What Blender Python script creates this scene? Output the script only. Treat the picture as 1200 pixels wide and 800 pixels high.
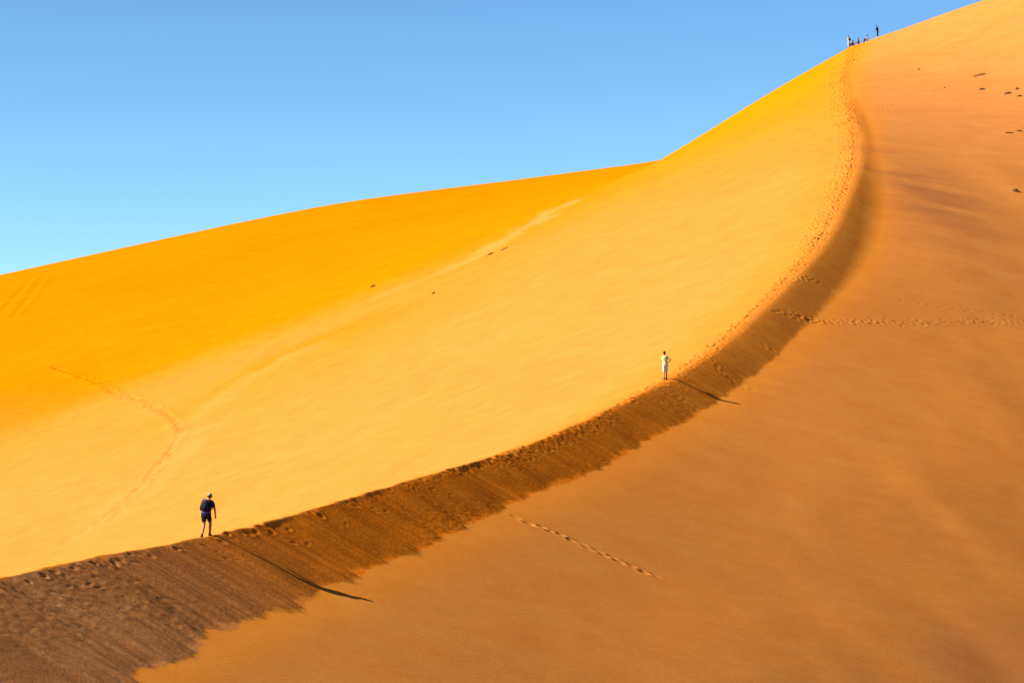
import bpy, bmesh, math, random
import numpy as np
from mathutils import Vector, Matrix

random.seed(7)
rng = np.random.default_rng(11)
for o in list(bpy.data.objects):
    bpy.data.objects.remove(o, do_unlink=True)
scene = bpy.context.scene
C = scene.collection

# ------------------------------------------------------------------ camera
F_PX = 3333.0                       # focal length in pixels of a 1200 px wide picture (100 mm lens)
PITCH = math.atan(228.0 / F_PX)     # looking slightly up the dune
cam_data = bpy.data.cameras.new('camera')
cam_data.sensor_width = 36.0
cam_data.sensor_fit = 'HORIZONTAL'
cam_data.lens = F_PX / 1200.0 * 36.0
cam_data.clip_start = 1.0
cam_data.clip_end = 20000.0
cam = bpy.data.objects.new('camera', cam_data)
cam.location = (0, 0, 0)
cam.rotation_euler = (math.pi / 2 + PITCH, 0, 0)
C.objects.link(cam)
scene.camera = cam

# ------------------------------------------------------------------ sky and sun
SUN_EL = math.radians(33.3)
LX, LY = 0.97, 0.24                 # horizontal direction in which the light travels
world = bpy.data.worlds.new('World')
scene.world = world
world.use_nodes = True
wn, wl = world.node_tree.nodes, world.node_tree.links
wn.clear()
sky = wn.new('ShaderNodeTexSky')
sky.sky_type = 'NISHITA'
sky.sun_disc = False
sky.sun_elevation = SUN_EL
sky.sun_rotation = math.atan2(-LX, -LY)
sky.altitude = 800
sky.air_density = 1.0
sky.dust_density = 0.0
sky.ozone_density = 3.0
bg = wn.new('ShaderNodeBackground')
bg.inputs['Strength'].default_value = 0.055
wo = wn.new('ShaderNodeOutputWorld')
gam = wn.new('ShaderNodeGamma'); gam.inputs['Gamma'].default_value = 1.65      # the photograph's deep, contrasty blue
sca = wn.new('ShaderNodeMix'); sca.data_type = 'RGBA'; sca.blend_type = 'MULTIPLY'; sca.inputs[0].default_value = 1.0
sca.inputs[7].default_value = (.352, .365, .338, 1)
wl.new(sky.outputs[0], gam.inputs['Color']); wl.new(gam.outputs[0], sca.inputs[6]); wl.new(sca.outputs[2], bg.inputs[0])
wl.new(bg.outputs[0], wo.inputs[0])

sun_data = bpy.data.lights.new('sun', 'SUN')
sun_data.energy = 5.0
sun_data.angle = math.radians(0.53)
sun_data.color = (1.0, 0.93, 0.82)
sun = bpy.data.objects.new('sun', sun_data)
C.objects.link(sun)
ldir = Vector((LX * math.cos(SUN_EL), LY * math.cos(SUN_EL), -math.sin(SUN_EL)))
sun.rotation_euler = ldir.to_track_quat('-Z', 'Y').to_euler()
sun.location = (-60, 20, 120)

scene.view_settings.view_transform = 'Standard'
scene.view_settings.look = 'None'
scene.view_settings.gamma = 1.0
scene.view_settings.exposure = 1.65
scene.view_settings.use_curve_mapping = False

# ------------------------------------------------------------------ maths helpers
def ray(px, py):
    a, b = (px - 600.0) / F_PX, (400.0 - py) / F_PX
    return np.array([a, math.cos(PITCH) - b * math.sin(PITCH), math.sin(PITCH) + b * math.cos(PITCH)])

def at(px, py, d):                  # the point seen at (px, py) that lies d metres up the valley
    r = ray(px, py)
    return r * (d / r[1])

class Spline:                       # natural cubic, straight beyond its ends
    def __init__(self, x, y):
        x, y = np.array(x, float), np.array(y, float)
        n = len(x); h = np.diff(x)
        A = np.eye(n); b = np.zeros(n)
        for i in range(1, n - 1):
            A[i, i - 1:i + 2] = h[i - 1], 2 * (h[i - 1] + h[i]), h[i]
            b[i] = 3 * ((y[i + 1] - y[i]) / h[i] - (y[i] - y[i - 1]) / h[i - 1])
        c = np.linalg.solve(A, b)
        self.x, self.y, self.h, self.c = x, y, h, c
        self.d = np.diff(c) / (3 * h)
        self.b = np.diff(y) / h - h * (2 * c[:-1] + c[1:]) / 3
    def __call__(self, t):
        t = np.asarray(t, float)
        tc = np.clip(t, self.x[0], self.x[-1])
        i = np.clip(np.searchsorted(self.x, tc) - 1, 0, len(self.x) - 2)
        u = tc - self.x[i]
        v = self.y[i] + u * (self.b[i] + u * (self.c[i] + u * self.d[i]))
        hN = self.h[-1]
        s1 = self.b[-1] + 2 * self.c[-2] * hN + 3 * self.d[-1] * hN * hN
        return v + np.where(t < self.x[0], (t - self.x[0]) * self.b[0], 0) + np.where(t > self.x[-1], (t - self.x[-1]) * s1, 0)

def smooth(a, b, t):
    s = np.clip((t - a) / (b - a), 0, 1)
    return s * s * (3 - 2 * s)

def smax(a, b, k):
    h = np.clip(0.5 + 0.5 * (a - b) / k, 0, 1)
    return b + (a - b) * h + k * h * (1 - h)

def smin(a, b, k):
    return -smax(-a, -b, k)

def splus(t, k):                    # soft ramp
    return 0.5 * (t + np.sqrt(t * t + k * k))

def hsh(i, j, s):
    h = (i.astype(np.int64) * 374761393 + j.astype(np.int64) * 668265263 + s * 1442695041) & 0xffffffff
    h = ((h ^ (h >> 13)) * 1274126177) & 0xffffffff
    h = h ^ (h >> 16)
    return (h & 0xffff) / 32767.5 - 1.0

def noise(x, y, s=0):               # value noise, -1..1
    xi, yi = np.floor(x), np.floor(y)
    fx, fy = x - xi, y - yi
    fx = fx * fx * fx * (fx * (fx * 6 - 15) + 10); fy = fy * fy * fy * (fy * (fy * 6 - 15) + 10)
    a, b = hsh(xi, yi, s), hsh(xi + 1, yi, s)
    c, d = hsh(xi, yi + 1, s), hsh(xi + 1, yi + 1, s)
    return (a + (b - a) * fx) * (1 - fy) + (c + (d - c) * fx) * fy

def fbm(x, y, s=0, o=3):
    v, a = 0, 1.0
    for k in range(o):
        v = v + a * noise(x * 2 ** k + 17.3 * k, y * 2 ** k - 9.1 * k, s + k); a *= 0.5
    return v

class Plate:                        # thin-plate surface through points
    def __init__(self, P):
        P = np.array(P); self.p = P[:, :2] / 100.0
        n = len(P)
        K = self.k(self.p)
        A = np.zeros((n + 3, n + 3)); A[:n, :n] = K + 1e-4 * np.eye(n)
        A[:n, n] = 1; A[:n, n + 1:] = self.p; A[n, :n] = 1; A[n + 1:, :n] = self.p.T
        self.w = np.linalg.solve(A, np.concatenate([P[:, 2], np.zeros(3)]))
    def k(self, q):
        out = np.zeros((len(q), len(self.p)))
        for j in range(len(self.p)):
            r2 = ((q - self.p[j]) ** 2).sum(1)
            out[:, j] = 0.5 * r2 * np.log(r2 + 1e-12)
        return out
    def __call__(self, x, y):
        sh = np.shape(x)
        q = np.stack([np.ravel(x), np.ravel(y)], 1) / 100.0
        out = np.empty(len(q))
        for i in range(0, len(q), 200000):
            c = q[i:i + 200000]
            out[i:i + 200000] = self.k(c) @ self.w[:-3] + self.w[-3] + c @ self.w[-2:]
        return out.reshape(sh)

# ------------------------------------------------------------------ the dune's shape
CREST = [(-30, 684, 100.5), (88, 657, 107), (245, 627, 117), (338, 604, 124), (409, 583, 130), (512, 553, 140),
         (599, 527, 150), (673, 497, 160), (737, 466, 170), (780, 443, 177), (849, 395, 190), (889, 358, 200),
         (930, 317, 215), (963, 277, 232), (985, 233, 250), (1001, 190, 275), (1003, 160, 300), (996, 124, 350),
         (992, 88, 400), (1003, 56, 449)]
CP = np.array([at(*c) for c in CREST])
xr = Spline(CP[:, 1], CP[:, 0])
zr = Spline(CP[:, 1], CP[:, 2])

# foot of the slip face, as a line across the picture
FOOT = np.array([(-60, 885), (60, 838), (130, 799), (250, 745), (395, 688), (500, 640), (600, 595), (700, 548), (780, 510),
                 (860, 462), (930, 405), (985, 345), (1012, 305), (1022, 275), (1025, 250), (1024, 215), (1017, 185), (1010, 150), (1004, 125)], float)
KS = 0.555
def foot_width(y):
    cx = 600 + F_PX * xr(y) / y
    best = None
    p = ray(600, 400)
    def pix(x, yy, z):
        f = yy * math.cos(PITCH) + z * math.sin(PITCH)
        return 600 + F_PX * x / f, 400 - F_PX * (-yy * math.sin(PITCH) + z * math.cos(PITCH)) / f
    q = np.linspace(0, 9, 400)
    X, Y = pix(xr(y) + q, y, zr(y) - KS * q)
    # first place where the fall crosses the foot line
    d = []
    for a, b in zip(X, Y):
        k = np.clip(np.searchsorted(FOOT[:, 1] * -1, -b) - 1, 0, len(FOOT) - 2)
        t = (b - FOOT[k, 1]) / (FOOT[k + 1, 1] - FOOT[k, 1])
        d.append(a - (FOOT[k, 0] + t * (FOOT[k + 1, 0] - FOOT[k, 0])))
    d = np.array(d)
    i = np.argmax(d > 0)
    return q[i] if d.max() > 0 else 9.0
FY = [103, 108, 113, 118, 124, 132, 140, 150, 160, 170, 180, 192, 205, 220, 236, 252, 270, 290]
FW = [foot_width(float(v)) for v in FY]
foot_sp = Spline(FY + [330, 370, 420], FW + [1.1, 0.4, 0.15])

flank = Spline([60, 117, 200, 320, 360, 400, 449, 520], [.38, .39, .40, .40, .405, .445, .54, .6])
apron = Spline([60, 110, 150, 177, 210, 250, 300, 350, 400, 431, 449, 520], [-.34, -.33, -.31, -.28, -.24, -.18, -.09, .0, .13, .25, .31, .4])
shoulder = Spline([90, 150, 165, 180, 220, 260, 300, 350, 449], [.02, .03, .2, .42, .55, .6, .35, .15, .05])
round_r = Spline([90, 135, 160, 180, 220, 300, 449], [.06, .08, .22, .45, .7, .9, 1.2])

def left_side(x, y):
    w = xr(y) - x
    g = np.where(w < 70, w, 70 + (w - 70) * 0.9)
    return zr(y) - flank(y) * g

# skyline of the main ridge and of the dune beyond
RIDGE = [(700, 232, 470), (780, 185, 464), (850, 142, 458), (920, 99, 453), (1003, 55, 449), (1060, 34, 442), (1145, 4, 431), (1230, -26, 418)]
RP = np.array([at(*c) for c in RIDGE])
ridge_y = Spline(RP[:, 0], RP[:, 1])
ridge_z = Spline(RP[:, 0], RP[:, 2])
FAR_SKY = [(-160, 357, 575), (0, 323, 566), (200, 279, 560), (400, 238.5, 553), (600, 212, 545), (700, 199, 535), (760, 191, 525)]
SP = np.array([at(*c) for c in FAR_SKY])
far_y = Spline(SP[:, 0], SP[:, 1])

def hit_left(px, py):
    for d in np.arange(110, 600, 0.5):
        p = at(px, py, d)
        if p[2] < float(left_side(p[0], p[1])):
            return p
VALLEY = [(70, 640), (140, 590), (212, 505), (300, 438), (440, 345), (580, 283), (660, 240)]
VP = [hit_left(*v) for v in VALLEY]
far_surface = Plate(VP + [at(*c) for c in FAR_SKY] + [at(0, 560, 322), at(-150, 560, 325), at(60, 430, 372), at(0, 380, 440), at(350, 300, 455)])

def base_height(x, y):
    """height of the bare dune plus the masks that go with it"""
    u = x - xr(y)
    near = 1 - smooth(150, 215, y)
    # the crest wanders a little where it has been blown sharp
    uc = u + near * (0.16 * noise(y / 1.7, 0 * y, 3) + 0.09 * noise(y / 0.55, 0 * y, 4) + .05 * noise(y / .22, 0 * y, 5))
    ub = np.maximum(foot_sp(y), 0.1)
    q = y + 0.06 * u                                   # constant down the fall line
    lob = noise(q / 3.6, 0 * q, 8) * .05 + noise(q / 1.3, u * 0, 9) * .05 + noise(q / .5, u * 0, 10) * .028 + noise(q / .2, u / .8, 12) * .018
    ubl = ub * (1 + lob * (0.25 + 0.75 * near) * (1 - smooth(215, 260, y)))
    ga = apron(y)
    ve = np.maximum(u - ub, -40)
    fl = 110.0
    run = np.where(ve > 0, fl * (1 - np.exp(-np.maximum(ve, 0) / fl)), ve)
    soft = 0.06 + 0.9 * smooth(190, 290, y)
    wsh = np.maximum(shoulder(y), .02)
    ramp = lambda t_: np.where(t_ > 0, t_ - wsh * (1 - np.exp(-np.maximum(t_, 0) / wsh)), t_)
    zA = -KS * ramp(ub) + ga * run - .0032 * np.minimum(np.maximum(ve, 0), 45) ** 2 * (1 - smooth(230, 330, y))                           # apron
    zS = -KS * ramp(uc) - 0.03 * smooth(0, 4, uc)            # slip face
    esf = 1 + 7 * smooth(190, 290, y)
    edge = smooth(-.06, .10, (ubl - u) / esf)
    zS = zS + (KS + ga) * (ubl - ub) * smooth(.25, 1.0, u / ub) + .008 * near * edge * smooth(.5, 1, u / ub)
    right = smax(zS, zA, soft * .6)
    leftp = flank(y) * uc
    w = -uc
    leftp = -flank(y) * np.where(w < 70, w, 70 + (w - 70) * .9)
    prof = smin(leftp, right, round_r(y))
    zL = zr(y) + np.where(u > 30, right, prof)
    # main ridge
    ry = ridge_y(x)
    tgt = ridge_z(x)
    return u, uc, ub, ubl, q, near, edge, zL, ry, tgt


# how far the bare shape misses the measured skyline of the main ridge
px_ = np.linspace(-60, 140, 400)
dz_ = ridge_z(px_) - base_height(px_, ridge_y(px_))[7]
dz_ = np.convolve(np.pad(dz_, 20, mode='edge'), np.hanning(43)[1:-1] / np.hanning(43).sum(), 'valid')
dz_ = np.where(px_ < RP[0, 0], dz_[np.argmin(abs(px_ - RP[0, 0]))], dz_)

def steps(*segs):
    out = [segs[0][0]]
    for a, b, s0, s1 in segs:
        n = max(2, int(round((b - a) / (0.5 * (s0 + s1)))))
        t = np.linspace(0, 1, n + 1)[1:]
        k = (s0 * t + 0.5 * (s1 - s0) * t * t); k = k / k[-1]
        out += list(a + (b - a) * k)
    return np.array(out)

class Patch:                         # a grid: rows along the valley, columns across the crest
    def __init__(self, ys, us):
        self.YS, self.US = ys, us
        self.NR, self.NC = len(ys), len(us)
        self.GY = GY = np.repeat(ys[:, None], len(us), 1)
        self.XR = xr(ys)
        self.GX = GX = self.XR[:, None] + us[None, :]
        u, uc, ub, ubl, q, near, edge, Z, ry, tgt = base_height(GX, GY)
        Z = Z + np.interp(GX, px_, dz_) * np.exp(-(np.minimum(GY - ry, 0) / 75.0) ** 2) * smooth(-40, 10, GX)
        Z = Z - 0.75 * (splus(GY - ry, 1.2) - .45) * smooth(-60, 0, GX + (GY - 460))
        # gentle unevenness of the big faces
        und = 0.22 * fbm(GX / 26, GY / 34, 21, 2) + .05 * fbm(GX / 5, GY / 9, 27, 2)
        und = und + smooth(3, 14, u - ub) * (.20 * fbm(GX / 13 + GY / 40, GY / 26, 23, 2))
        Z = Z + und * np.where(u > 0, smooth(1, 16, u - ub), smooth(3, 20, -u)) * (1 - smooth(300, 440, GY) * .6)
        # dune beyond the valley
        FZ = np.full_like(Z, -1e3)
        m = (u < -8) | (GY > 430)
        FZ[m] = far_surface(GX[m], GY[m])
        FZ = FZ - 0.8 * (splus(GY - far_y(GX), 1.2) - .5)
        FZ = FZ + .25 * fbm(GX / 30, GY / 40, 41, 2) * m * (1 - smooth(480, 540, GY))
        FZ = FZ - 0.5 * np.maximum(-GX - 190, 0)
        FZ = FZ - 0.9 * np.maximum(GX - 75, 0) - smooth(45, 80, GX) * 20
        self.fdiff = FZ - Z
        self.m = m
        Z = np.where(m, smax(Z, FZ, 2.2 - 1.5 * smooth(320, 420, GY)), Z)
        # slip face relief: avalanche streaks, crust, crest notches
        env = smooth(-.1, .25, u) * edge * smooth(0.2, 1.0, ub)
        amp = 0.35 + 0.65 * near
        q0, q = q, q + .22 * noise(GY / 2.3, u / 1.1, 57) + .5 * noise(GY / 7, u / 2.5, 58)
        st = .075 * noise(q / 4.5, u / 9, 51) + .017 * noise(q / 1.6, u / 2.5, 52) + (.009 * noise(q / .7, u / 1.0, 53) + .004 * noise(q / .3, u / .55, 54)) * smooth(-.5, .6, fbm(q / 5, u / 2.5, 55, 2))
        Z = Z + st * env * amp * (1 - .9 * smooth(.55, 1.0, u / np.maximum(ubl, .05)))
        q = q0
        patch = smooth(-.35, .45, fbm(q / 7.0, u / 5.0, 61, 2) + .45 * (1 - smooth(104, 122, GY)) - .3 * smooth(128, 170, GY))
        cr = noise(GY / .30, u / .16, 62) * .6 + noise(GY / .16, u / .09, 63) * .4
        Z = Z + patch * env * near * .019 * cr
        # broken sand just below the sharp crest catches the light
        notch = np.exp(-((u - .15) / .42) ** 2) * near * (1 - smooth(150, 172, GY)) * smooth(-.15, .35, fbm(GY / 3.1, 0 * GY, 68, 2) + .1)
        Z = Z + notch * (.035 * np.maximum(noise(q / .45, u / .5, 66), -.15) + .022 * np.maximum(noise(q / .2, u / .25, 67), -.2))
        self.u, self.ub, self.ubl, self.near, self.edge, self.env, self.Z, self.q = u, ub, ubl, near, edge, env, Z, q

    def look(self, x, y):
        YS, US = self.YS, self.US
        i = int(np.clip(np.searchsorted(YS, y) - 1, 0, self.NR - 2))
        ti = (y - YS[i]) / (YS[i + 1] - YS[i])
        zz = []
        for r in (i, i + 1):
            uu = x - self.XR[r]
            j = int(np.clip(np.searchsorted(US, uu) - 1, 0, self.NC - 2))
            tj = (uu - US[j]) / (US[j + 1] - US[j])
            zz.append(self.Z[r, j] * (1 - tj) + self.Z[r, j + 1] * tj)
        return zz[0] * (1 - ti) + zz[1] * ti

    def dent(self, x, y, dx, dy, ln, wd, dep, rim):
        R = 2.4 * max(ln, wd)
        i0, i1 = np.searchsorted(self.YS, (y - R, y + R))
        uc_ = x - xr(y)
        j0, j1 = np.searchsorted(self.US, (uc_ - R * 1.5, uc_ + R * 1.5))
        if i1 <= i0 or j1 <= j0: return
        X, Y = self.GX[i0:i1, j0:j1] - x, self.GY[i0:i1, j0:j1] - y
        a, b = (X * dx + Y * dy) / ln, (-X * dy + Y * dx) / wd
        r2 = a * a + b * b
        self.Z[i0:i1, j0:j1] += dep * (-np.exp(-r2 * 1.2) + rim * np.exp(-(np.sqrt(r2) - 1.45) ** 2 * 5))

SEAM = -6.0
PA = Patch(steps((-40, 60, 5, 4), (60, 98, 3, .2), (98, 140, .095, .11), (140, 200, .11, .16), (200, 300, .18, .26), (300, 460, .28, .4), (460, 600, .8, 2.0), (600, 900, 4, 20)),
           steps((SEAM, -4, .2, .09), (-4, 7, .07, .07), (7, 20, .11, .13), (20, 42, .25, .5), (42, 100, 1, 2.5), (100, 420, 4, 20)))
PB = Patch(steps((-40, 98, 6, 4), (98, 200, 2, .8), (200, 240, .6, .4), (240, 400, .36, .36), (400, 600, .45, .8), (600, 900, 4, 20)),
           steps((-520, -180, 16, 2), (-180, -125, .8, .5), (-125, -60, .36, .36), (-60, SEAM + .5, .45, .45)))
PATCHES = (PA, PB)
print('triangles', sum(p.NR * p.NC * 2 for p in PATCHES))

# ------------------------------------------------------------------ footprints pressed into the sand
def ground(x, y):
    y = float(y)
    return (PA if x - float(xr(y)) > SEAM else PB).look(x, y)

def hit(px, py, d0=98.0, d1=620.0):
    r = ray(px, py); r = r / r[1]
    d = d0
    while d < d1:
        if r[2] * d < ground(r[0] * d, d):
            a, b = d - 0.5, d
            for _ in range(14):
                mid = .5 * (a + b)
                if r[2] * mid < ground(r[0] * mid, mid): b = mid
                else: a = mid
            return r * b
        d += 0.5
    return r * d1

def dent(x, y, dx, dy, ln, wd, dep, rim=0.45):
    for p in PATCHES:
        p.dent(x, y, dx, dy, ln, wd, dep, rim)

def trail(pts, step=.72, gap=.16, ln=.22, wd=.13, dep=.07, jit=.06):
    P = np.array([hit(*p) for p in pts])
    seg = np.linalg.norm(np.diff(P[:, :2], axis=0), axis=1)
    s = np.concatenate([[0], np.cumsum(seg)])
    k, side_ = 0.0, 1
    while k < s[-1]:
        x, y = np.interp(k, s, P[:, 0]), np.interp(k, s, P[:, 1])
        i = min(np.searchsorted(s, k, side='right') - 1, len(seg) - 1)
        dx, dy = (P[i + 1, :2] - P[i, :2]) / seg[i]
        g = gap * side_
        dent(x - dy * g + rng.normal(0, jit), y + dx * g + rng.normal(0, jit), dx, dy, ln * rng.uniform(.8, 1.2), wd * rng.uniform(.85, 1.2), dep * rng.uniform(.5, 1.4))
        side_ = -side_
        k += step * rng.uniform(.7, 1.3)

trail([(604, 607), (660, 628), (720, 655), (774, 678)], step=.55, gap=.13, ln=.26, wd=.16, dep=.085)
for off in (0, 3, -2, 2, 1, -1):
    trail([(1198, 377 + off), (1120, 377 + off * .7), (1040, 378 + off), (960, 377 + off * .5), (930, 370)], step=.8, ln=.22, wd=.14, dep=.034, jit=.2)
for k in range(2):
    trail([(960, 377), (935, 371), (905, 364)], step=.5, ln=.22, wd=.15, dep=.03, jit=.1)
    trail([(990, 345), (962, 332), (945, 326), (925, 332)], step=.5, dep=.03, jit=.12)
trail([(1200, 372), (1120, 362), (1040, 350)], step=.8, dep=.04, jit=.1)
for off in (0,):
    trail([(62, 430 + off), (120, 450 + off), (170, 470), (205, 493), (213, 507), (195, 535), (165, 570), (130, 603), (95, 626), (66, 641)], step=.5, gap=.14, ln=.42, wd=.28, dep=.3, jit=.08)
trail([(90, 632), (64, 636)], step=.5, ln=.4, wd=.3, dep=.12)
trail([(1008, 131), (1060, 119), (1120, 97), (1165, 72), (1199, 50)], step=.7, ln=.3, wd=.2, dep=.05, jit=.12)
trail([(1195, 22), (1150, 42)], step=.8, ln=.3, wd=.2, dep=.05, jit=.1)
for a, b in (((37, 326), (0, 366)), ((50, 326), (14, 372)), ((4, 330), (0, 336))):
    trail([a, b], step=.8, gap=.2, ln=.9, wd=.6, dep=.16)
for k in range(2):
    trail([(828, 416), (838, 426), (846, 438)], step=.35, dep=.035, jit=.1)
trail([(856, 446), (878, 456)], step=.4, dep=.03, jit=.12)
trail([(892, 402), (905, 412)], step=.4, dep=.03, jit=.1)

# the beaten path along the crest
def path(n, y0, y1, lo, hi, dep, ln=.2, wd=.13):
    for _ in range(n):
        y = rng.uniform(y0, y1)
        uu = rng.uniform(lo, hi)
        x = float(xr(y)) + uu
        e = .5
        dx, dy = float(xr(y + e) - xr(y - e)), 2 * e
        l = math.hypot(dx, dy); an = rng.normal(0, .3)
        dx, dy = dx / l, dy / l
        dx, dy = dx * math.cos(an) - dy * math.sin(an), dx * math.sin(an) + dy * math.cos(an)
        dent(x, y, dx, dy, ln * rng.uniform(.8, 1.3), wd * rng.uniform(.8, 1.3), dep * rng.uniform(.5, 1.3))
path(800, 168, 235, -.95, -.05, .05)
path(150, 168, 235, -.1, .55, .035)
path(2600, 228, 330, -1.8, -.1, .055, .2, .13)
path(260, 228, 300, -.3, .4, .035)
path(2600, 320, 420, -2.3, .3, .065, .22, .14)
path(380, 410, 449, -1.2, 1.4, .08, .24, .16)
path(90, 140, 170, -.3, .25, .04)
path(45, 101, 128, .1, .6, .035, .17, .12)
path(45, 128, 150, .1, .45, .03, .14, .09)
path(30, 101, 150, .4, 1.6, .025, .25, .07)
path(170, 147, 166, .2, 1.1, .02, .16, .1)          # scuffed sand where people slid off the crest

# colour zones of the sand, haze painted on its near end, and the far edges of the sheet
def streak(pts, wd, amt):
    P = np.array([hit(*p) for p in pts])[:, :2]
    for p in PATCHES:
        best = np.full(p.GX.shape, 1e9)
        for a, b in zip(P[:-1], P[1:]):
            ab = b - a
            tt = np.clip(((p.GX - a[0]) * ab[0] + (p.GY - a[1]) * ab[1]) / (ab @ ab), 0, 1)
            best = np.minimum(best, np.hypot(p.GX - a[0] - tt * ab[0], p.GY - a[1] - tt * ab[1]))
        n_ = fbm(p.GX / 2.0, p.GY / 7, 81, 4) + .5 * noise(p.GX / 9, p.GY / 16, 85)
        np.maximum(p.pale, amt * smooth(1.3, .0, best / wd + .5 * n_), out=p.pale)
for p in PATCHES:
    p.gold = smooth(290, 430, p.GY) * smooth(3, -6, p.u) + .45 * smooth(380, 450, p.GY) * smooth(-6, 3, p.u)
    p.red = smooth(-1.6, 1.6, p.fdiff) * p.m * smooth(6, 20, p.Z + 2.5 * noise(p.GX / 20, p.GY / 20, 71))
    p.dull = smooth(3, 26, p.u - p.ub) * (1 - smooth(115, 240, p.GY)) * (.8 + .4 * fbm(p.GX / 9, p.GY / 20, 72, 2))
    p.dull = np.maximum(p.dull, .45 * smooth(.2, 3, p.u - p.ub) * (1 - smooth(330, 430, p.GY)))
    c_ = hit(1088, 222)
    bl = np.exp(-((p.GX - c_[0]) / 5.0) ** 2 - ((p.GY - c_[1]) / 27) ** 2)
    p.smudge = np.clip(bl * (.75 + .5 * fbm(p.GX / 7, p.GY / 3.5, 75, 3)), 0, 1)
    p.peach = smooth(.5, 5, p.u - p.ub) * smooth(190, 320, p.GY)
    p.coarse = p.env * (0.04 + .96 * p.near)
    p.dust = p.env * (1 - smooth(102, 124, p.GY))  # greying of haze and vignetting, painted into the near slip face colour
    p.pale = .29 * smooth(400, 230, p.GY) * smooth(-1, -8, p.u) * (1 - p.red)
streak([(560, 302), (610, 270), (661, 240)], 3.0, .62)
streak([(450, 345), (520, 318), (570, 292)], 3.5, .3)
streak([(225, 495), (280, 455), (340, 418)], 5.0, .35)
streak([(120, 615), (185, 562), (228, 505)], 4.5, .5)

for p in PATCHES:
    Z = p.Z - .35 * np.maximum(p.u - 90, 0)
    Z = np.maximum(Z, -48)
    hp = np.hypot(p.GX, p.GY + 5)
    Z = smax(Z, -1.75 - .02 * hp - .9 * splus(hp - 9, 6), .5)       # the dune the photographer stands on
    p.Z = Z
PB.Z = PB.Z - .015 * smooth(SEAM - .3, SEAM, PB.u)                  # tucked under its neighbour

# ------------------------------------------------------------------ materials
def new_mat(name):
    m_ = bpy.data.materials.new(name)
    m_.use_nodes = True
    n, l = m_.node_tree.nodes, m_.node_tree.links
    return m_, n, l, n['Principled BSDF']

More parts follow.
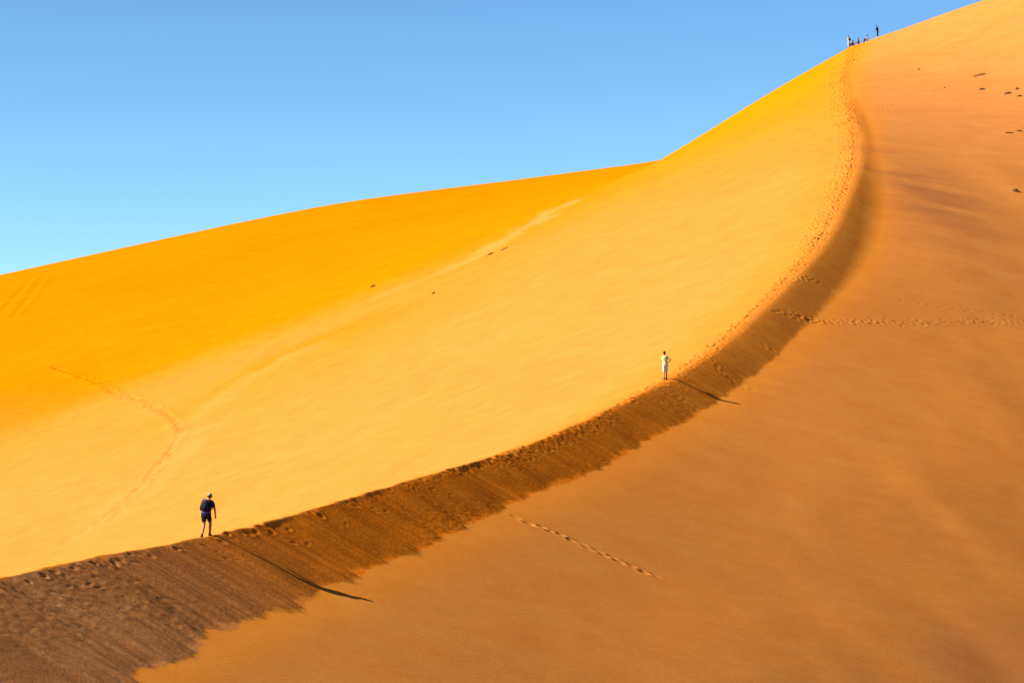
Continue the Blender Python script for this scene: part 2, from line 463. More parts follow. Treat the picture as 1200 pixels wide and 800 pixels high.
def sand_material():
    m_, n, l, b = new_mat('sand')
    b.inputs['Roughness'].default_value = 1.0
    b.inputs['Specular IOR Level'].default_value = 0.0
    geo = n.new('ShaderNodeNewGeometry')
    def attr(a):
        k = n.new('ShaderNodeAttribute'); k.attribute_name = a; return k.outputs['Fac']
    def tex(scale, detail=3.0, vec=None, rough=.55):
        t_ = n.new('ShaderNodeTexNoise'); t_.inputs['Scale'].default_value = scale
        t_.inputs['Detail'].default_value = detail; t_.inputs['Roughness'].default_value = rough
        l.new(vec or geo.outputs['Position'], t_.inputs['Vector']); return t_.outputs['Fac']
    def mix(f, a, c2, mode='MIX'):
        k = n.new('ShaderNodeMix'); k.data_type = 'RGBA'; k.blend_type = mode
        for s_, v in ((k.inputs[0], f), (k.inputs[6], a), (k.inputs[7], c2)):
            if hasattr(v, 'is_linked') or hasattr(v, 'links'): l.new(v, s_)
            else: s_.default_value = v
        return k.outputs[2]
    def rng_(v, a, b_, c0, c1):
        k = n.new('ShaderNodeMapRange'); k.inputs[1].default_value = a; k.inputs[2].default_value = b_
        k.inputs[3].default_value = c0; k.inputs[4].default_value = c1; l.new(v, k.inputs[0]); return k.outputs[0]
    def mapping(sc, rot=(0, 0, 0)):
        k = n.new('ShaderNodeMapping'); k.inputs['Scale'].default_value = sc; k.inputs['Rotation'].default_value = rot
        l.new(geo.outputs['Position'], k.inputs['Vector']); return k.outputs[0]
    col = mix(attr('gold'), (.40, .140, .018, 1), (.40, .140, .0012, 1))
    col = mix(attr('red'), col, (.40, .128, .0006, 1))
    col = mix(attr('peach'), col, (.36, .145, .033, 1))
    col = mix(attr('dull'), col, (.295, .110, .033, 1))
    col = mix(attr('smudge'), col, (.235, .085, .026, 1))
    col = mix(attr('coarse'), col, (.36, .098, .0055, 1))
    col = mix(attr('dust'), col, (.29, .122, .040, 1))  # painted haze: grey-brown veil over the near slip face
    col = mix(attr('pale'), col, (.45, .19, .05, 1))
    big = tex(.05, 4)
    col = mix(rng_(big, .35, .65, .0, .5), col, (.94, .90, .84, 1), 'MULTIPLY')
    wisp = tex(1.0, 5, mapping((.05, .4, .4), (0, 0, .5)))
    stri = tex(1.0, 6, mapping((.10, .5, 1.3)), .65)
    col = mix(rng_(stri, .38, .62, 0, .8), col, (.95, .92, .9, 1), 'MULTIPLY')
    mot = tex(1.0, 5, mapping((.5, .16, .5), (0, 0, -.3)), .65)
    col = mix(rng_(mot, .35, .65, 0, .8), col, (.95, .91, .86, 1), 'MULTIPLY')
    col = mix(rng_(wisp, .45, .8, 0, .8), col, (1.0, 1.12, 1.25, 1), 'MULTIPLY')
    gr = tex(9.0, 4)
    col = mix(rng_(gr, .3, .7, 0, .9), col, (.9, .84, .75, 1), 'MULTIPLY')
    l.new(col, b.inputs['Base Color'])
    # fine relief: grains and wind ripples
    def bump(h, dist, strength, prev=None):
        k = n.new('ShaderNodeBump'); k.inputs['Distance'].default_value = dist
        if hasattr(strength, 'links'): l.new(strength, k.inputs['Strength'])
        else: k.inputs['Strength'].default_value = strength
        l.new(h, k.inputs['Height'])
        if prev: l.new(prev, k.inputs['Normal'])
        return k.outputs[0]
    rip = n.new('ShaderNodeTexWave'); rip.inputs['Scale'].default_value = 1.1; rip.inputs['Distortion'].default_value = 6
    rip.inputs['Detail'].default_value = 2; rip.inputs['Detail Scale'].default_value = .6
    l.new(mapping((1, 1, 1), (0, 0, 1.1)), rip.inputs['Vector'])
    b1 = bump(rip.outputs['Fac'], .012, .35)
    b2 = bump(tex(14.0, 4), .012, rng_(attr('coarse'), 0, 1, .3, .6), b1)
    b2 = bump(tex(5.0, 6, None, .7), .07, rng_(attr('coarse'), 0, 1, .03, .42), b2)
    b2 = bump(tex(1.0, 5, mapping((.12, .55, 1.4)), .6), .10, .22, b2)
    b3 = bump(tex(1.0, 4, mapping((.35, 1.2, 1.2), (0, 0, .25))), .05, .42, b2)
    l.new(b3, b.inputs['Normal'])
    return m_
SAND = sand_material()

# ------------------------------------------------------------------ build the terrain meshes
class Sheet:                         # collects pieces of the patches into one mesh
    def __init__(self): self.v, self.f, self.n, self.a, self.k = [], [], [], [], 0
    def add(self, p, sel):
        qd = p.quads[sel].reshape(-1, 4)
        used = np.zeros(p.NR * p.NC, bool); used[qd.ravel()] = True
        mp = np.cumsum(used) - 1 + self.k
        self.v.append(p.V[used]); self.f.append(mp[qd]); self.n.append(p.N[used])
        self.a.append([getattr(p, k).reshape(-1)[used] for k in ZONES])
        self.k += int(used.sum())
    def build(self, name, parent=None):
        v, f, n = np.concatenate(self.v), np.concatenate(self.f).astype(np.int32), np.concatenate(self.n)
        me = bpy.data.meshes.new(name)
        me.vertices.add(len(v)); me.vertices.foreach_set('co', v.astype(np.float32).ravel())
        me.loops.add(f.size); me.loops.foreach_set('vertex_index', f.ravel())
        me.polygons.add(len(f)); me.polygons.foreach_set('loop_start', np.arange(0, f.size, 4, dtype=np.int32))
        me.update(calc_edges=True)
        me.polygons.foreach_set('use_smooth', np.ones(len(f), bool))
        for i, an in enumerate(ZONES):
            a = me.attributes.new(an, 'FLOAT', 'POINT')
            a.data.foreach_set('value', np.concatenate([w[i] for w in self.a]).astype(np.float32))
        me.normals_split_custom_set_from_vertices(n.astype(np.float32))
        me.materials.append(SAND)
        o = bpy.data.objects.new(name, me); C.objects.link(o)
        if parent: o.parent = parent
        else: o['kind'] = 'structure'
        return o
ZONES = ('coarse', 'red', 'pale', 'gold', 'dull', 'dust', 'peach', 'smudge')
near_s, slip_s, far_s = Sheet(), Sheet(), Sheet()
for p in PATCHES:
    P = np.stack([p.GX, p.GY, p.Z], -1)
    d1 = np.empty_like(P); d2 = np.empty_like(P)
    d1[1:-1] = P[2:] - P[:-2]; d1[0] = P[1] - P[0]; d1[-1] = P[-1] - P[-2]
    d2[:, 1:-1] = P[:, 2:] - P[:, :-2]; d2[:, 0] = P[:, 1] - P[:, 0]; d2[:, -1] = P[:, -1] - P[:, -2]
    N = np.cross(d2, d1)
    p.N = (N / np.linalg.norm(N, axis=-1, keepdims=True)).reshape(-1, 3)
    p.V = P.reshape(-1, 3)
    idx = np.arange(p.NR * p.NC).reshape(p.NR, p.NC)
    p.quads = np.stack([idx[:-1, :-1], idx[:-1, 1:], idx[1:, 1:], idx[1:, :-1]], -1)
    fm = (p.fdiff > 0) & p.m & ((p.u < -8) | (p.GY > 470))
    ff = fm[:-1, :-1] & fm[1:, 1:]
    sm_ = (p.u > 0.0) & (p.u < p.ubl) & (p.ub > .5) & (p.GY < 345)
    fs = sm_[:-1, :-1] & sm_[1:, 1:] & ~ff
    near_s.add(p, ~ff & ~fs)
    if fs.any(): slip_s.add(p, fs)
    if ff.any(): far_s.add(p, ff)
dune = near_s.build('sand_dune')
slip_s.build('slip_face', dune)
far_s.build('far_dune')

def plain():
    me = bpy.data.meshes.new('desert_plain')
    bm = bmesh.new()
    R = [0, 300, 700, 1500, 4000, 12000]
    ring = []
    for r in R[1:]:
        ring.append([bm.verts.new((r * math.cos(a * math.pi / 24), 250 + r * math.sin(a * math.pi / 24), -46)) for a in range(48)])
    c = bm.verts.new((0, 250, -46))
    for a in range(48):
        bm.faces.new((c, ring[0][a], ring[0][(a + 1) % 48]))
        for k in range(len(ring) - 1):
            bm.faces.new((ring[k][a], ring[k + 1][a], ring[k + 1][(a + 1) % 48], ring[k][(a + 1) % 48]))
    bm.to_mesh(me); bm.free()
    me.materials.append(SAND)
    o = bpy.data.objects.new('desert_plain', me); C.objects.link(o); o['kind'] = 'structure'
plain()

# ------------------------------------------------------------------ people
def cloth(name, rgb, rough=.9, var=.25, scale=30):
    m_, n, l, b = new_mat(name)
    t_ = n.new('ShaderNodeTexNoise'); t_.inputs['Scale'].default_value = scale; t_.inputs['Detail'].default_value = 3
    tc = n.new('ShaderNodeTexCoord'); l.new(tc.outputs['Object'], t_.inputs['Vector'])
    r = n.new('ShaderNodeValToRGB')
    r.color_ramp.elements[0].color = [c * (1 - var) for c in rgb] + [1]
    r.color_ramp.elements[1].color = [min(1, c * (1 + var)) for c in rgb] + [1]
    r.color_ramp.elements[0].position = .35; r.color_ramp.elements[1].position = .65
    l.new(t_.outputs['Fac'], r.inputs['Fac']); l.new(r.outputs['Color'], b.inputs['Base Color'])
    b.inputs['Roughness'].default_value = rough; b.inputs['Specular IOR Level'].default_value = .12
    bp = n.new('ShaderNodeBump'); bp.inputs['Strength'].default_value = .3; bp.inputs['Distance'].default_value = .01
    l.new(t_.outputs['Fac'], bp.inputs['Height']); l.new(bp.outputs[0], b.inputs['Normal'])
    return m_
M = dict(
    skin=cloth('skin', (.26, .12, .065), .6, .08), pale_skin=cloth('pale_skin', (.33, .17, .10), .6, .08), tan_skin=cloth('tan_skin', (.20, .09, .05), .6, .08),
    navy=cloth('navy_cloth', (.007, .008, .020)), black=cloth('black_cloth', (.006, .006, .008)), cream=cloth('cream_cloth', (.42, .385, .17), .9, .1),
    white=cloth('white_cloth', (.46, .42, .36), .9, .06), maroon=cloth('maroon_cloth', (.085, .012, .025)), brown=cloth('brown_cloth', (.07, .03, .016)),
    hair=cloth('dark_hair', (.012, .007, .005), .6, .4, 80), purple=cloth('purple_cloth', (.05, .03, .16)), boot=cloth('boot_leather', (.06, .032, .018)),
    grey=cloth('grey_cloth', (.045, .048, .055)), cap=cloth('cap_cloth', (.17, .165, .16)), rose=cloth('rose_cloth', (.20, .09, .06)), charcoal=cloth('charcoal_cloth', (.009, .010, .014)), eye=cloth('eye', (.01, .01, .01), .2))

V3 = Vector
def loft(bm, rings, seg=14):
    """rings: (centre, x axis, y axis) -> a closed tube"""
    loops = []
    for c, ax, ay in rings:
        loops.append([bm.verts.new(c + ax * math.cos(2 * math.pi * k / seg) + ay * math.sin(2 * math.pi * k / seg)) for k in range(seg)])
    for a, b in zip(loops[:-1], loops[1:]):
        for k in range(seg):
            bm.faces.new((a[k], a[(k + 1) % seg], b[(k + 1) % seg], b[k]))
    bm.faces.new(loops[0][::-1]); bm.faces.new(loops[-1])

def tube(bm, p0, p1, r0, r1, caps=True, flat=1.0):
    p0, p1 = V3(p0), V3(p1)
    d = (p1 - p0).normalized()
    ax = d.cross(V3((0, 1, 0)))
    ax = d.cross(V3((1, 0, 0))) if ax.length < .2 else ax
    ax.normalize(); ay = d.cross(ax)
    rings = []
    if caps:
        for a in (80, 55, 28): rings.append((p0 - d * r0 * math.sin(math.radians(a)), ax * r0 * math.cos(math.radians(a)), ay * r0 * flat * math.cos(math.radians(a))))
    for t_ in (0, .35, .7, 1.0):
        r = r0 + (r1 - r0) * t_; rings.append((p0.lerp(p1, t_), ax * r, ay * r * flat))
    if caps:
        for a in (28, 55, 80): rings.append((p1 + d * r1 * math.sin(math.radians(a)), ax * r1 * math.cos(math.radians(a)), ay * r1 * flat * math.cos(math.radians(a))))
    loft(bm, rings, 12)

def ball(bm, c, rx, ry, rz, mat=None):
    mm = Matrix.Translation(V3(c)) @ (mat or Matrix.Identity(4)) @ Matrix.Diagonal((rx, ry, rz, 1))
    bmesh.ops.create_uvsphere(bm, u_segments=14, v_segments=10, radius=1.0, matrix=mm)

def finish(name, bm, mat, parent, voxel, sm=4):
    me = bpy.data.meshes.new(name)
    bmesh.ops.recalc_face_normals(bm, faces=bm.faces)
    bm.to_mesh(me); bm.free()
    o = bpy.data.objects.new(name, me); C.objects.link(o)
    if voxel:
        r = o.modifiers.new('remesh', 'REMESH'); r.mode = 'VOXEL'; r.voxel_size = voxel
        k = o.modifiers.new('smooth', 'SMOOTH'); k.factor = .5; k.iterations = sm
        dg = bpy.context.evaluated_depsgraph_get()
        me2 = bpy.data.meshes.new_from_object(o.evaluated_get(dg))
        o.modifiers.clear(); o.data = me2; bpy.data.meshes.remove(me); me2.name = name
        me = me2
    for pl in me.polygons: pl.use_smooth = True
    me.materials.clear(); me.materials.append(M[mat])
    o.parent = parent
    return o

def root(name, label, cat, loc, rz, group=None):
    e = bpy.data.objects.new(name, None); C.objects.link(e)
    e.empty_display_size = .3
    e.location = loc; e.rotation_euler = (0, 0, rz); e['label'] = label; e['category'] = cat
    if group: e['group'] = group
    return e

def hand(bm, w, d, inn, curl=.5):
    """palm and five unequal, bent fingers; d = forearm direction, inn = where the palm faces"""
    d = d.normalized(); side = d.cross(inn).normalized(); inn = side.cross(d).normalized()
    palm = w + d * .05
    tube(bm, w, w + d * .085, .027, .034, flat=.55)
    for k, ln in enumerate((.070, .080, .075, .058)):
        b = w + d * .085 + side * (-.028 + .019 * k)
        m1 = b + (d * (1 - .25 * curl) + inn * .35 * curl) * ln * .5
        tube(bm, b, m1, .0095, .009)
        tube(bm, m1, m1 + (d * (1 - .7 * curl) + inn * .8 * curl).normalized() * ln * .5, .009, .0075)
    t0 = w + d * .03 - side * .028
    t1 = t0 + (d * .7 - side * .6 + inn * .2).normalized() * .042
    tube(bm, t0, t1, .012, .011)
    tube(bm, t1, t1 + (d * .9 - side * .1 + inn * .4).normalized() * .032, .011, .008)

def person(label, loc, rz, pose, wear, voxel=.009, group=None):
    e = root('person', label, 'person', loc, rz, group)
    lean, tilt, nod = pose.get('lean', 0), pose.get('tilt', 0), pose.get('nod', 0)
    P = V3(pose['pelvis'])
    sp = V3((tilt, math.sin(lean), math.cos(lean))).normalized()
    X = V3((1, 0, 0)); X = (X - sp * X.dot(sp)).normalized(); Yf = sp.cross(X)
    N = P + sp * .53
    hd = V3((tilt * 1.3, math.sin(lean + nod), math.cos(lean + nod))).normalized()
    HX = (V3((1, 0, 0)) - hd * hd.x).normalized(); HY = hd.cross(HX)
    turn = pose.get('turn', 0)
    HX, HY = HX * math.cos(turn) + HY * math.sin(turn), HY * math.cos(turn) - HX * math.sin(turn)
    H = N + hd * .155
    hm = Matrix((HX, HY, hd)).transposed().to_4x4()
    def hp(x, y, z): return H + HX * x + HY * y + hd * z
    sh = [N - sp * .075 - X * .172, N - sp * .075 + X * .172]
    hip = [P - sp * .03 - X * .09, P - sp * .03 + X * .09]
    # body: one continuous skin
    bm = bmesh.new()
    ball(bm, hp(0, -.005, .02), .076, .096, .108, hm)
    ball(bm, hp(0, .035, -.045), .056, .060, .062, hm)
    ball(bm, hp(0, .100, -.012), .013, .020, .022, hm)
    ball(bm, hp(0, .085, .03), .05, .02, .012, hm)
    ball(bm, hp(0, .088, -.058), .024, .012, .010, hm)
    for k in (-1, 1): ball(bm, hp(k * .078, -.005, -.005), .012, .022, .032, hm)
    tube(bm, N - sp * .04, H - hd * .04, .062, .054)
    loft(bm, [(P + sp * a, X * rx, Yf * ry) for a, rx, ry in ((-.10, .10, .08), (-.06, .155, .105), (.05, .155, .105), (.18, .14, .095), (.33, .17, .112), (.44, .165, .10), (.52, .10, .07), (.545, .05, .04))])
    for k in (0, 1):
        s_ = -1 if k == 0 else 1
        el, wr = V3(pose['elbow'][k]), V3(pose['wrist'][k])
        tube(bm, sh[k], el, .052, .041); tube(bm, el, wr, .042, .028)
        hand(bm, wr, (wr - el), V3((-s_, .3, 0)), pose.get('curl', .5))
        kn, an = V3(pose['knee'][k]), V3(pose['ankle'][k])
        tube(bm, hip[k], kn, .085, .056); 
        mid = kn.lerp(an, .3)
        tube(bm, kn, mid, .055, .058); tube(bm, mid, an, .058, .036)
        tube(bm, an, an + V3((0, .06, -.04)), .038, .03)
    finish('body', bm, wear.get('skin', 'skin'), e, voxel)
    for k in (-1, 1):
        bm = bmesh.new(); ball(bm, hp(k * .031, .086, .012), .011, .009, .008, hm); finish('eye', bm, 'eye', e, 0)
    # shirt
    if wear.get('shirt'):
        bm = bmesh.new()
        hem = wear.get('hem', -.06)
        loft(bm, [(P + sp * a, X * rx, Yf * ry) for a, rx, ry in ((hem, .178, .132), (.06, .172, .125), (.2, .165, .118), (.33, .192, .132), (.43, .200, .122), (.485, .172, .098), (.53, .095, .075))], 18)
        for k in (0, 1):
            el, wr = V3(pose['elbow'][k]), V3(pose['wrist'][k])
            ln = wear.get('sleeve', .62)
            if ln <= 1: tube(bm, sh[k], sh[k].lerp(el, ln), .062, .056)
            else:
                tube(bm, sh[k], el, .066, .054); tube(bm, el, el.lerp(wr, .92), .054, .042)
        finish('shirt', bm, wear['shirt'], e, voxel, 3)
    # trousers or shorts
    bm = bmesh.new()
    loft(bm, [(P + sp * a, X * rx, Yf * ry) for a, rx, ry in ((-.13, .10, .09), (-.08, .165, .12), (0, .172, .126), (.07, .163, .118))], 18)
    ln = wear.get('leg', .7)
    for k in (0, 1):
        kn, an = V3(pose['knee'][k]), V3(pose['ankle'][k])
        if ln <= 1:
            tube(bm, hip[k], hip[k].lerp(kn, ln), .098, .088)
        else:
            tube(bm, hip[k], kn, .098, .072); tube(bm, kn, kn.lerp(an, min(.97, ln - 1)), .070, .062)
    finish(wear.get('legname', 'shorts'), bm, wear['trousers'], e, voxel, 3)
    for k in (0, 1):
        an = V3(pose['ankle'][k]); tz = pose.get('toe', (0, 0))[k]
        bm = bmesh.new()
        f = V3((0, math.cos(tz), math.sin(tz))); up = V3((0, -math.sin(tz), math.cos(tz)))
        rr = [(-.085, .028, .03), (-.06, .04, .048), (0, .044, .055), (.06, .046, .045), (.12, .05, .036), (.16, .04, .028), (.185, .02, .016)]
        loft(bm, [(an - up * .035 + f * a - up * (.02 if a > .05 else 0), V3((1, 0, 0)) * rx, up * rz) for a, rx, rz in rr])
        tube(bm, an - up * .03, an + up * .05, .050, .047)
        finish('shoe', bm, wear.get('shoe', 'boot'), e, voxel, 2)
    # hair or cap
    bm = bmesh.new()
    if wear.get('cap'):
        ball(bm, hp(0, -.012, .045), .090, .108, .098, hm)
        loft(bm, [(hp(0, .07 + .022 * i, .055 - .004 * i), HX * w_, hd * .008) for i, w_ in enumerate((.075, .08, .072, .055, .03))])
        finish('cap', bm, wear['cap'], e, voxel, 2)
        bm = bmesh.new(); ball(bm, hp(0, -.045, -.02), .074, .062, .062, hm)
    else:
        ball(bm, hp(0, -.022, .038), .088, .100, .100, hm)
        ball(bm, hp(0, -.055, -.02), .076, .060, .075, hm)
    finish('hair', bm, 'hair', e, voxel, 2)
    k_ = wear.get('size', 1); e.scale = (k_ * wear.get('wide', 1), k_, k_)
    return e, P, sp, X, Yf, N

def stand(loc, rz, feet):
    """ankle points for two feet given in local plan, resting on the sand"""
    out = []
    for fx, fy, lift in feet:
        wx = loc[0] + fx * math.cos(rz) - fy * math.sin(rz); wy = loc[1] + fx * math.sin(rz) + fy * math.cos(rz)
        out.append((fx, fy, ground(wx, wy) - loc[2] + .085 + lift))
    return out

def crest_point(y, uu):
    x = float(xr(y)) + uu
    return (x, y, ground(x, y))

# the walker with the rucksack
rz = math.radians(-16)
L1 = crest_point(117.0, -.12)
fe = stand(L1, rz, [(-.10, -.16, .03), (.10, .10, 0)])
a0, a1 = V3(fe[0]), V3(fe[1])
pz = min(a0.z, a1.z) + .85
pose = dict(pelvis=(0, -.02, pz), lean=math.radians(10), tilt=.09, nod=math.radians(18),
            elbow=[(-.25, .06, pz + .18), (.29, .06, pz + .19)], wrist=[(-.21, .26, pz + .06), (.30, .12, pz - .07)],
            knee=[(-.09, .03, (pz + a0.z) / 2 + .01), (.095, .16, (pz + a1.z) / 2 + .02)], ankle=[fe[0], fe[1]], toe=(-.3, .15))
e, P, sp, X, Yf, N = person('person in navy shirt and black shorts walking up the crest with a rucksack', L1, rz, pose,
    dict(shirt='navy', trousers='black', cap='cap', skin='skin', leg=.62, sleeve=.6, hem=.0, shoe='boot', size=1.07, wide=1.1), .009)
bm = bmesh.new()                     # purple shirt tail / hip belt at the waist
loft(bm, [(P + sp * a, X * .184, Yf * .140) for a in (-.005, .02, .05, .065)], 20)
finish('waist_band', bm, 'purple', e, 0)
# rucksack, worn on the back
def rucksack():
    b = root('backpack', 'dark navy rucksack with grey panel on the back of the walker on the crest', 'backpack', L1, rz)
    o0 = P + sp * .07 - Yf * .195 - X * .035
    def box(bm, c, rx, ry, z0, z1, n=5):
        rings = []
        for i in range(n + 1):
            t_ = i / n; k = 1 - .45 * abs(2 * t_ - 1) ** 4
            rings.append((c + sp * (z0 + (z1 - z0) * t_), X * rx * k, Yf * ry * k))
        loft(bm, rings, 16)
    b.scale = (1.18, 1.07, 1.07)
    bm = bmesh.new(); box(bm, o0, .13, .085, 0, .43); finish('main_compartment', bm, 'charcoal', b, .012, 2)
    bm = bmesh.new(); box(bm, o0 - Yf * .075 + sp * .04, .115, .045, 0, .20); finish('front_pocket', bm, 'navy', b, .012, 2)
    bm = bmesh.new(); box(bm, o0 - Yf * .03 + sp * .33, .125, .075, 0, .12); finish('lid', bm, 'grey', b, .012, 2)
    for k in (-1, 1):
        bm = bmesh.new(); box(bm, o0 + X * k * .125 + sp * .03, .035, .06, 0, .18); finish('side_pocket', bm, 'charcoal', b, .012, 2)
        bm = bmesh.new()
        pts = [o0 + sp * .40 + X * (.035 + k * .10) + Yf * .09, N - sp * .005 + X * k * .105 - Yf * .05, N + sp * .01 + X * k * .115 + Yf * .05,
               N - sp * .12 + X * k * .135 + Yf * .145, N - sp * .30 + X * k * .165 + Yf * .12, o0 + sp * .04 + X * (.035 + k * .16) + Yf * .12]
        for q0, q1 in zip(pts[:-1], pts[1:]): tube(bm, q0, q1, .02, .02, flat=.8)
        finish('shoulder_strap', bm, 'black', b, .010, 1)
rucksack()

# the figure in pale clothes standing higher up
rz = math.radians(10)
L2 = crest_point(177.0, -.02)
fe = stand(L2, rz, [(-.06, -.03, 0), (.09, .05, 0)])
pz = min(fe[0][2], fe[1][2]) + .87
pose = dict(pelvis=(0, 0, pz), lean=math.radians(2), tilt=-.05, nod=math.radians(4), turn=math.radians(-20),
            elbow=[(-.19, .16, pz + .20), (.36, -.05, pz + .27)], wrist=[(-.03, .30, pz + .24), (.205, .07, pz + .12)],
            knee=[(-.075, .03, (pz + fe[0][2]) / 2), (.09, .05, (pz + fe[1][2]) / 2)], ankle=fe)
person('person in pale yellow shirt and white shorts standing on the crest, hand on hip', L2, rz, pose,
       dict(shirt='cream', trousers='white', skin='pale_skin', leg=.97, sleeve=.6, hem=-.03, shoe='brown'), .010)

# the party resting at the summit
def summit(px, back=.25):
    x = (px - 600) / F_PX * 449.0
    for _ in range(4):
        y = float(ridge_y(x)) - back
        x = (px - 600) / F_PX * (y * math.cos(PITCH) + ground(x, y) * math.sin(PITCH))
    return (x, y, ground(x, y))
GRP = 'people resting at the summit'
def standing(px, rz, label, wear, lean=0, nod=.1, **kw):
    L = summit(px)
    fe = stand(L, rz, [(-.10, 0, 0), (.10, .03, 0)])
    pz = min(fe[0][2], fe[1][2]) + .87
    pose = dict(pelvis=(0, 0, pz), lean=lean, nod=nod, tilt=kw.get('tilt', 0),
                elbow=kw.get('elbow', [(-.28, -.02 + lean * .3, .20), (.28, -.02 + lean * .3, .20)]), wrist=kw.get('wrist', [(-.27, .10 + lean * .3, -.04), (.27, .10 + lean * .3, -.04)]),
                knee=[(-.095, .02, (pz + fe[0][2]) / 2), (.095, .03, (pz + fe[1][2]) / 2)], ankle=fe)
    pose['elbow'] = [(a, b, c + pz) for a, b, c in pose['elbow']]; pose['wrist'] = [(a, b, c + pz) for a, b, c in pose['wrist']]
    return person(label, L, rz, pose, dict(wear, size=1.17, wide=1.15), .014, GRP), L, pz
def seated(px, rz, label, wear, lean=.15, reach=.62):
    L = summit(px)
    fe = stand(L, rz, [(-.12, reach, 0), (.13, reach - .06, 0)])
    pz = .125
    pose = dict(pelvis=(0, 0, pz), lean=lean, nod=.15, elbow=[(-.27, .17, .40), (.27, .17, .40)], wrist=[(-.13, .33, .46), (.13, .33, .46)],
                knee=[(-.13, .40, .42 + fe[0][2] * .5), (.14, .37, .44 + fe[1][2] * .5)], ankle=fe, toe=(.1, .1))
    return person(label, L, rz, pose, dict(wear, size=1.17, wide=1.15), .014, GRP), L
(r3, L3, pz3) = standing(994.6, math.radians(72), 'standing person in cream top and white trousers at the low end of the summit group',
         dict(shirt='cream', trousers='white', leg=1.9, legname='trousers', sleeve=.6, skin='skin', shoe='boot'), lean=.06)
seated(999.6, math.radians(80), 'seated person in brown clothes close against the standing white-trousered person',
       dict(shirt='brown', trousers='maroon', leg=1.9, legname='trousers', sleeve=1.5, skin='tan_skin'), lean=.05, reach=.55)
seated(1006.6, math.radians(85), 'seated person in maroon top and dark boots at the summit',
       dict(shirt='maroon', trousers='rose', leg=.8, sleeve=.7, skin='tan_skin', shoe='black'), lean=.12, reach=.7)
seated(1016.8, math.radians(75), 'seated person in white top and brown trousers at the summit',
       dict(shirt='white', trousers='brown', leg=1.9, legname='trousers', sleeve=.6, skin='tan_skin'), lean=.1, reach=.55)
standing(1028.6, math.radians(65), 'standing person in dark clothes bowing the head, highest on the summit ridge',
         dict(shirt='navy', trousers='navy', leg=1.75, legname='trousers', sleeve=1.5, skin='skin', shoe='white'), lean=.12, nod=.55,
         elbow=[(-.24, .10, .24), (.26, .08, .22)], wrist=[(-.14, .30, .20), (.14, .30, .20)])
# dark day pack on the back of the standing one
def daypack():
    (e3, P3, sp3, X3, Y3, N3) = r3
    b = root('backpack', 'black day pack on the back of the cream-topped person at the summit', 'backpack', L3, math.radians(72))
    b.scale = (1.17,) * 3
    c = P3 + sp3 * .10 - Y3 * .20
    bm = bmesh.new()
    loft(bm, [(c + sp3 * z_, X3 * .15 * k, Y3 * .095 * k) for z_, k in ((0, .6), (.05, .95), (.2, 1), (.34, .92), (.42, .55))], 14)
    finish('main_compartment', bm, 'black', b, .014, 2)
    for k in (-1, 1):
        bm = bmesh.new()
        pts = [c + sp3 * .36 + X3 * k * .09 + Y3 * .08, N3 + X3 * k * .10 + Y3 * .02, N3 - sp3 * .14 + X3 * k * .13 + Y3 * .14, c + sp3 * .02 + X3 * k * .15 + Y3 * .14]
        for q0, q1 in zip(pts[:-1], pts[1:]): tube(bm, q0, q1, .02, .02)
        finish('shoulder_strap', bm, 'black', b, .014, 1)
daypack()

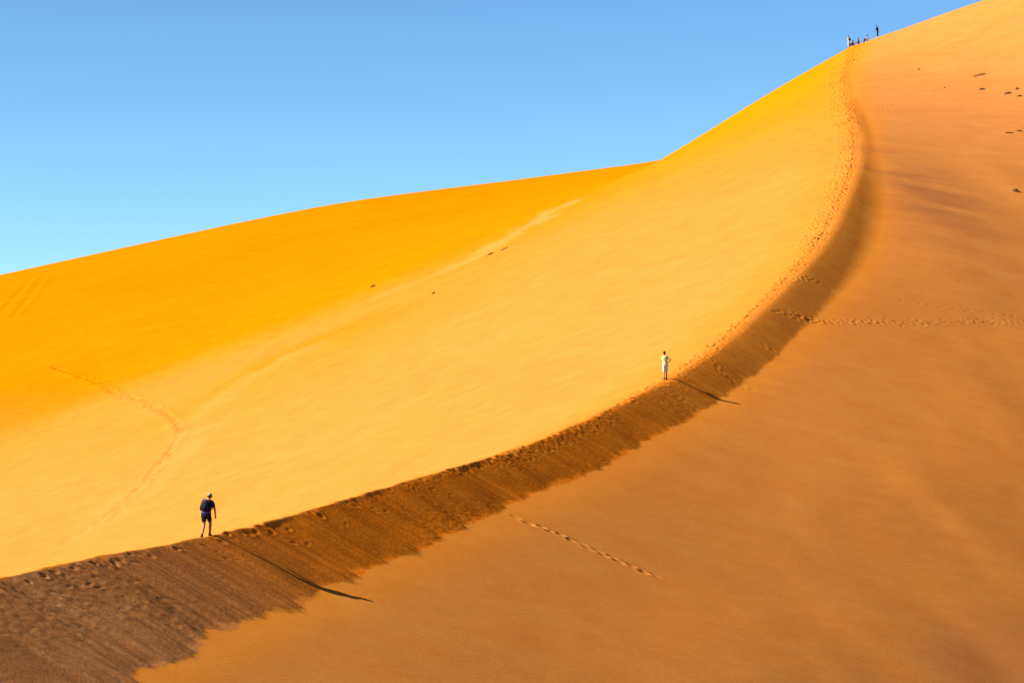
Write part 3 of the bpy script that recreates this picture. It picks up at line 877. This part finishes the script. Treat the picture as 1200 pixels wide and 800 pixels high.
# ------------------------------------------------------------------ scrub clumps on the slopes
def scrub_material():
    m_, n, l, b = new_mat('dry_scrub')
    g = n.new('ShaderNodeTexNoise'); g.inputs['Scale'].default_value = 6
    tc = n.new('ShaderNodeTexCoord'); l.new(tc.outputs['Object'], g.inputs['Vector'])
    r = n.new('ShaderNodeValToRGB')
    r.color_ramp.elements[0].color = (.06, .018, .002, 1); r.color_ramp.elements[1].color = (.16, .055, .006, 1)
    l.new(g.outputs['Fac'], r.inputs['Fac']); l.new(r.outputs['Color'], b.inputs['Base Color'])
    b.inputs['Roughness'].default_value = .9
    return m_
SCRUB = scrub_material()
def clump(px, py, wpx, hgt, label, group, slant=0.0):
    p0 = hit(px, py)
    half = wpx / F_PX * p0[1] * .5
    e = root('scrub_clump', label, 'scrub', tuple(p0), 0, group)
    r_ = random.Random(int(px * 7 + py))
    bm = bmesh.new(); wb = bmesh.new()
    n = int(110 + half * 110)
    for i in range(n):
        a = r_.uniform(-1, 1); x = a * half
        y = r_.gauss(0, .16) + slant * x
        gz = ground(p0[0] + x, p0[1] + y) - p0[2]
        h = hgt * (1 - .7 * a * a) * r_.uniform(.45, 1.1)
        an = r_.uniform(0, 6.28); out = r_.uniform(.15, .8) * h
        d = V3((math.cos(an), math.sin(an), 0)); sd = V3((-d.y, d.x, 0)) * r_.uniform(.015, .03)
        b0 = V3((x, y, gz - .02)); b1 = b0 + d * out * .4 + V3((0, 0, h * .65)); b2 = b0 + d * out + V3((0, 0, h))
        v = [bm.verts.new(q_) for q_ in (b0 - sd, b0 + sd, b1 + sd * .8, b1 - sd * .8, b2)]
        bm.faces.new(v[:4]); bm.faces.new((v[3], v[2], v[4]))
        if i % 9 == 0:
            tube(wb, b0 - V3((0, 0, .03)), b0 + d * out * .3 + V3((0, 0, h * .5)), .018, .008)
    for nm, q_ in (('foliage', bm), ('stem', wb)):
        me = bpy.data.meshes.new(nm); q_.to_mesh(me); q_.free(); me.materials.append(SCRUB)
        o = bpy.data.objects.new(nm, me); C.objects.link(o); o.parent = e; o['kind'] = 'stuff'
GS, GV = 'scrub clumps on the slope below the summit', 'scrub clumps in the valley'
for px, py, w_, h_, lb, gr_, sl in (
        (1148, 88.5, 17, .26, 'longest dark scrub clump on the bare slope, drawn out in a line', GS, .5),
        (1151, 105, 8, .26, 'small scrub clump just downslope of the longest clump', GS, 0),
        (1181, 110, 9, .34, 'largest of the tight trio of dark scrub clumps below the summit', GS, .3),
        (1192, 104.5, 4, .25, 'smallest and highest of the tight trio of dark scrub clumps', GS, 0),
        (1195, 113, 6, .25, 'low rounded one of the tight trio of dark scrub clumps', GS, 0),
        (1183, 156, 10, .22, 'wider flat clump of the scrub pair alone on the bare slope', GS, 0),
        (1195, 154, 7, .22, 'narrower clump of the scrub pair alone on the bare slope', GS, 0),
        (1191, 224.5, 8, .34, 'solitary dark scrub clump low on the slope, nearest the long line of footprints', GS, 0),
        (1077, 81.5, 3, .12, 'tiny scrub speck on the slope closest to the summit people', GS, 0),
        (1107, 103, 2, .12, 'tiny scrub speck halfway between the beaten path and the longest clump', GS, 0),
        (437, 336, 6, .3, 'small dark scrub clump alone at the foot of the far dune', GV, .3),
        (575, 298, 7, .25, 'darker clump of the scrub pair beside the pale sand streak', GV, .5),
        (591, 292, 10, .18, 'longer flat clump of the scrub pair beside the pale sand streak', GV, .8),
        (508, 344, 4, .22, 'small scrub clump alone on the sunlit flank below the pale streak', GV, 0)):
    clump(px, py, w_, h_, lb, gr_, sl)
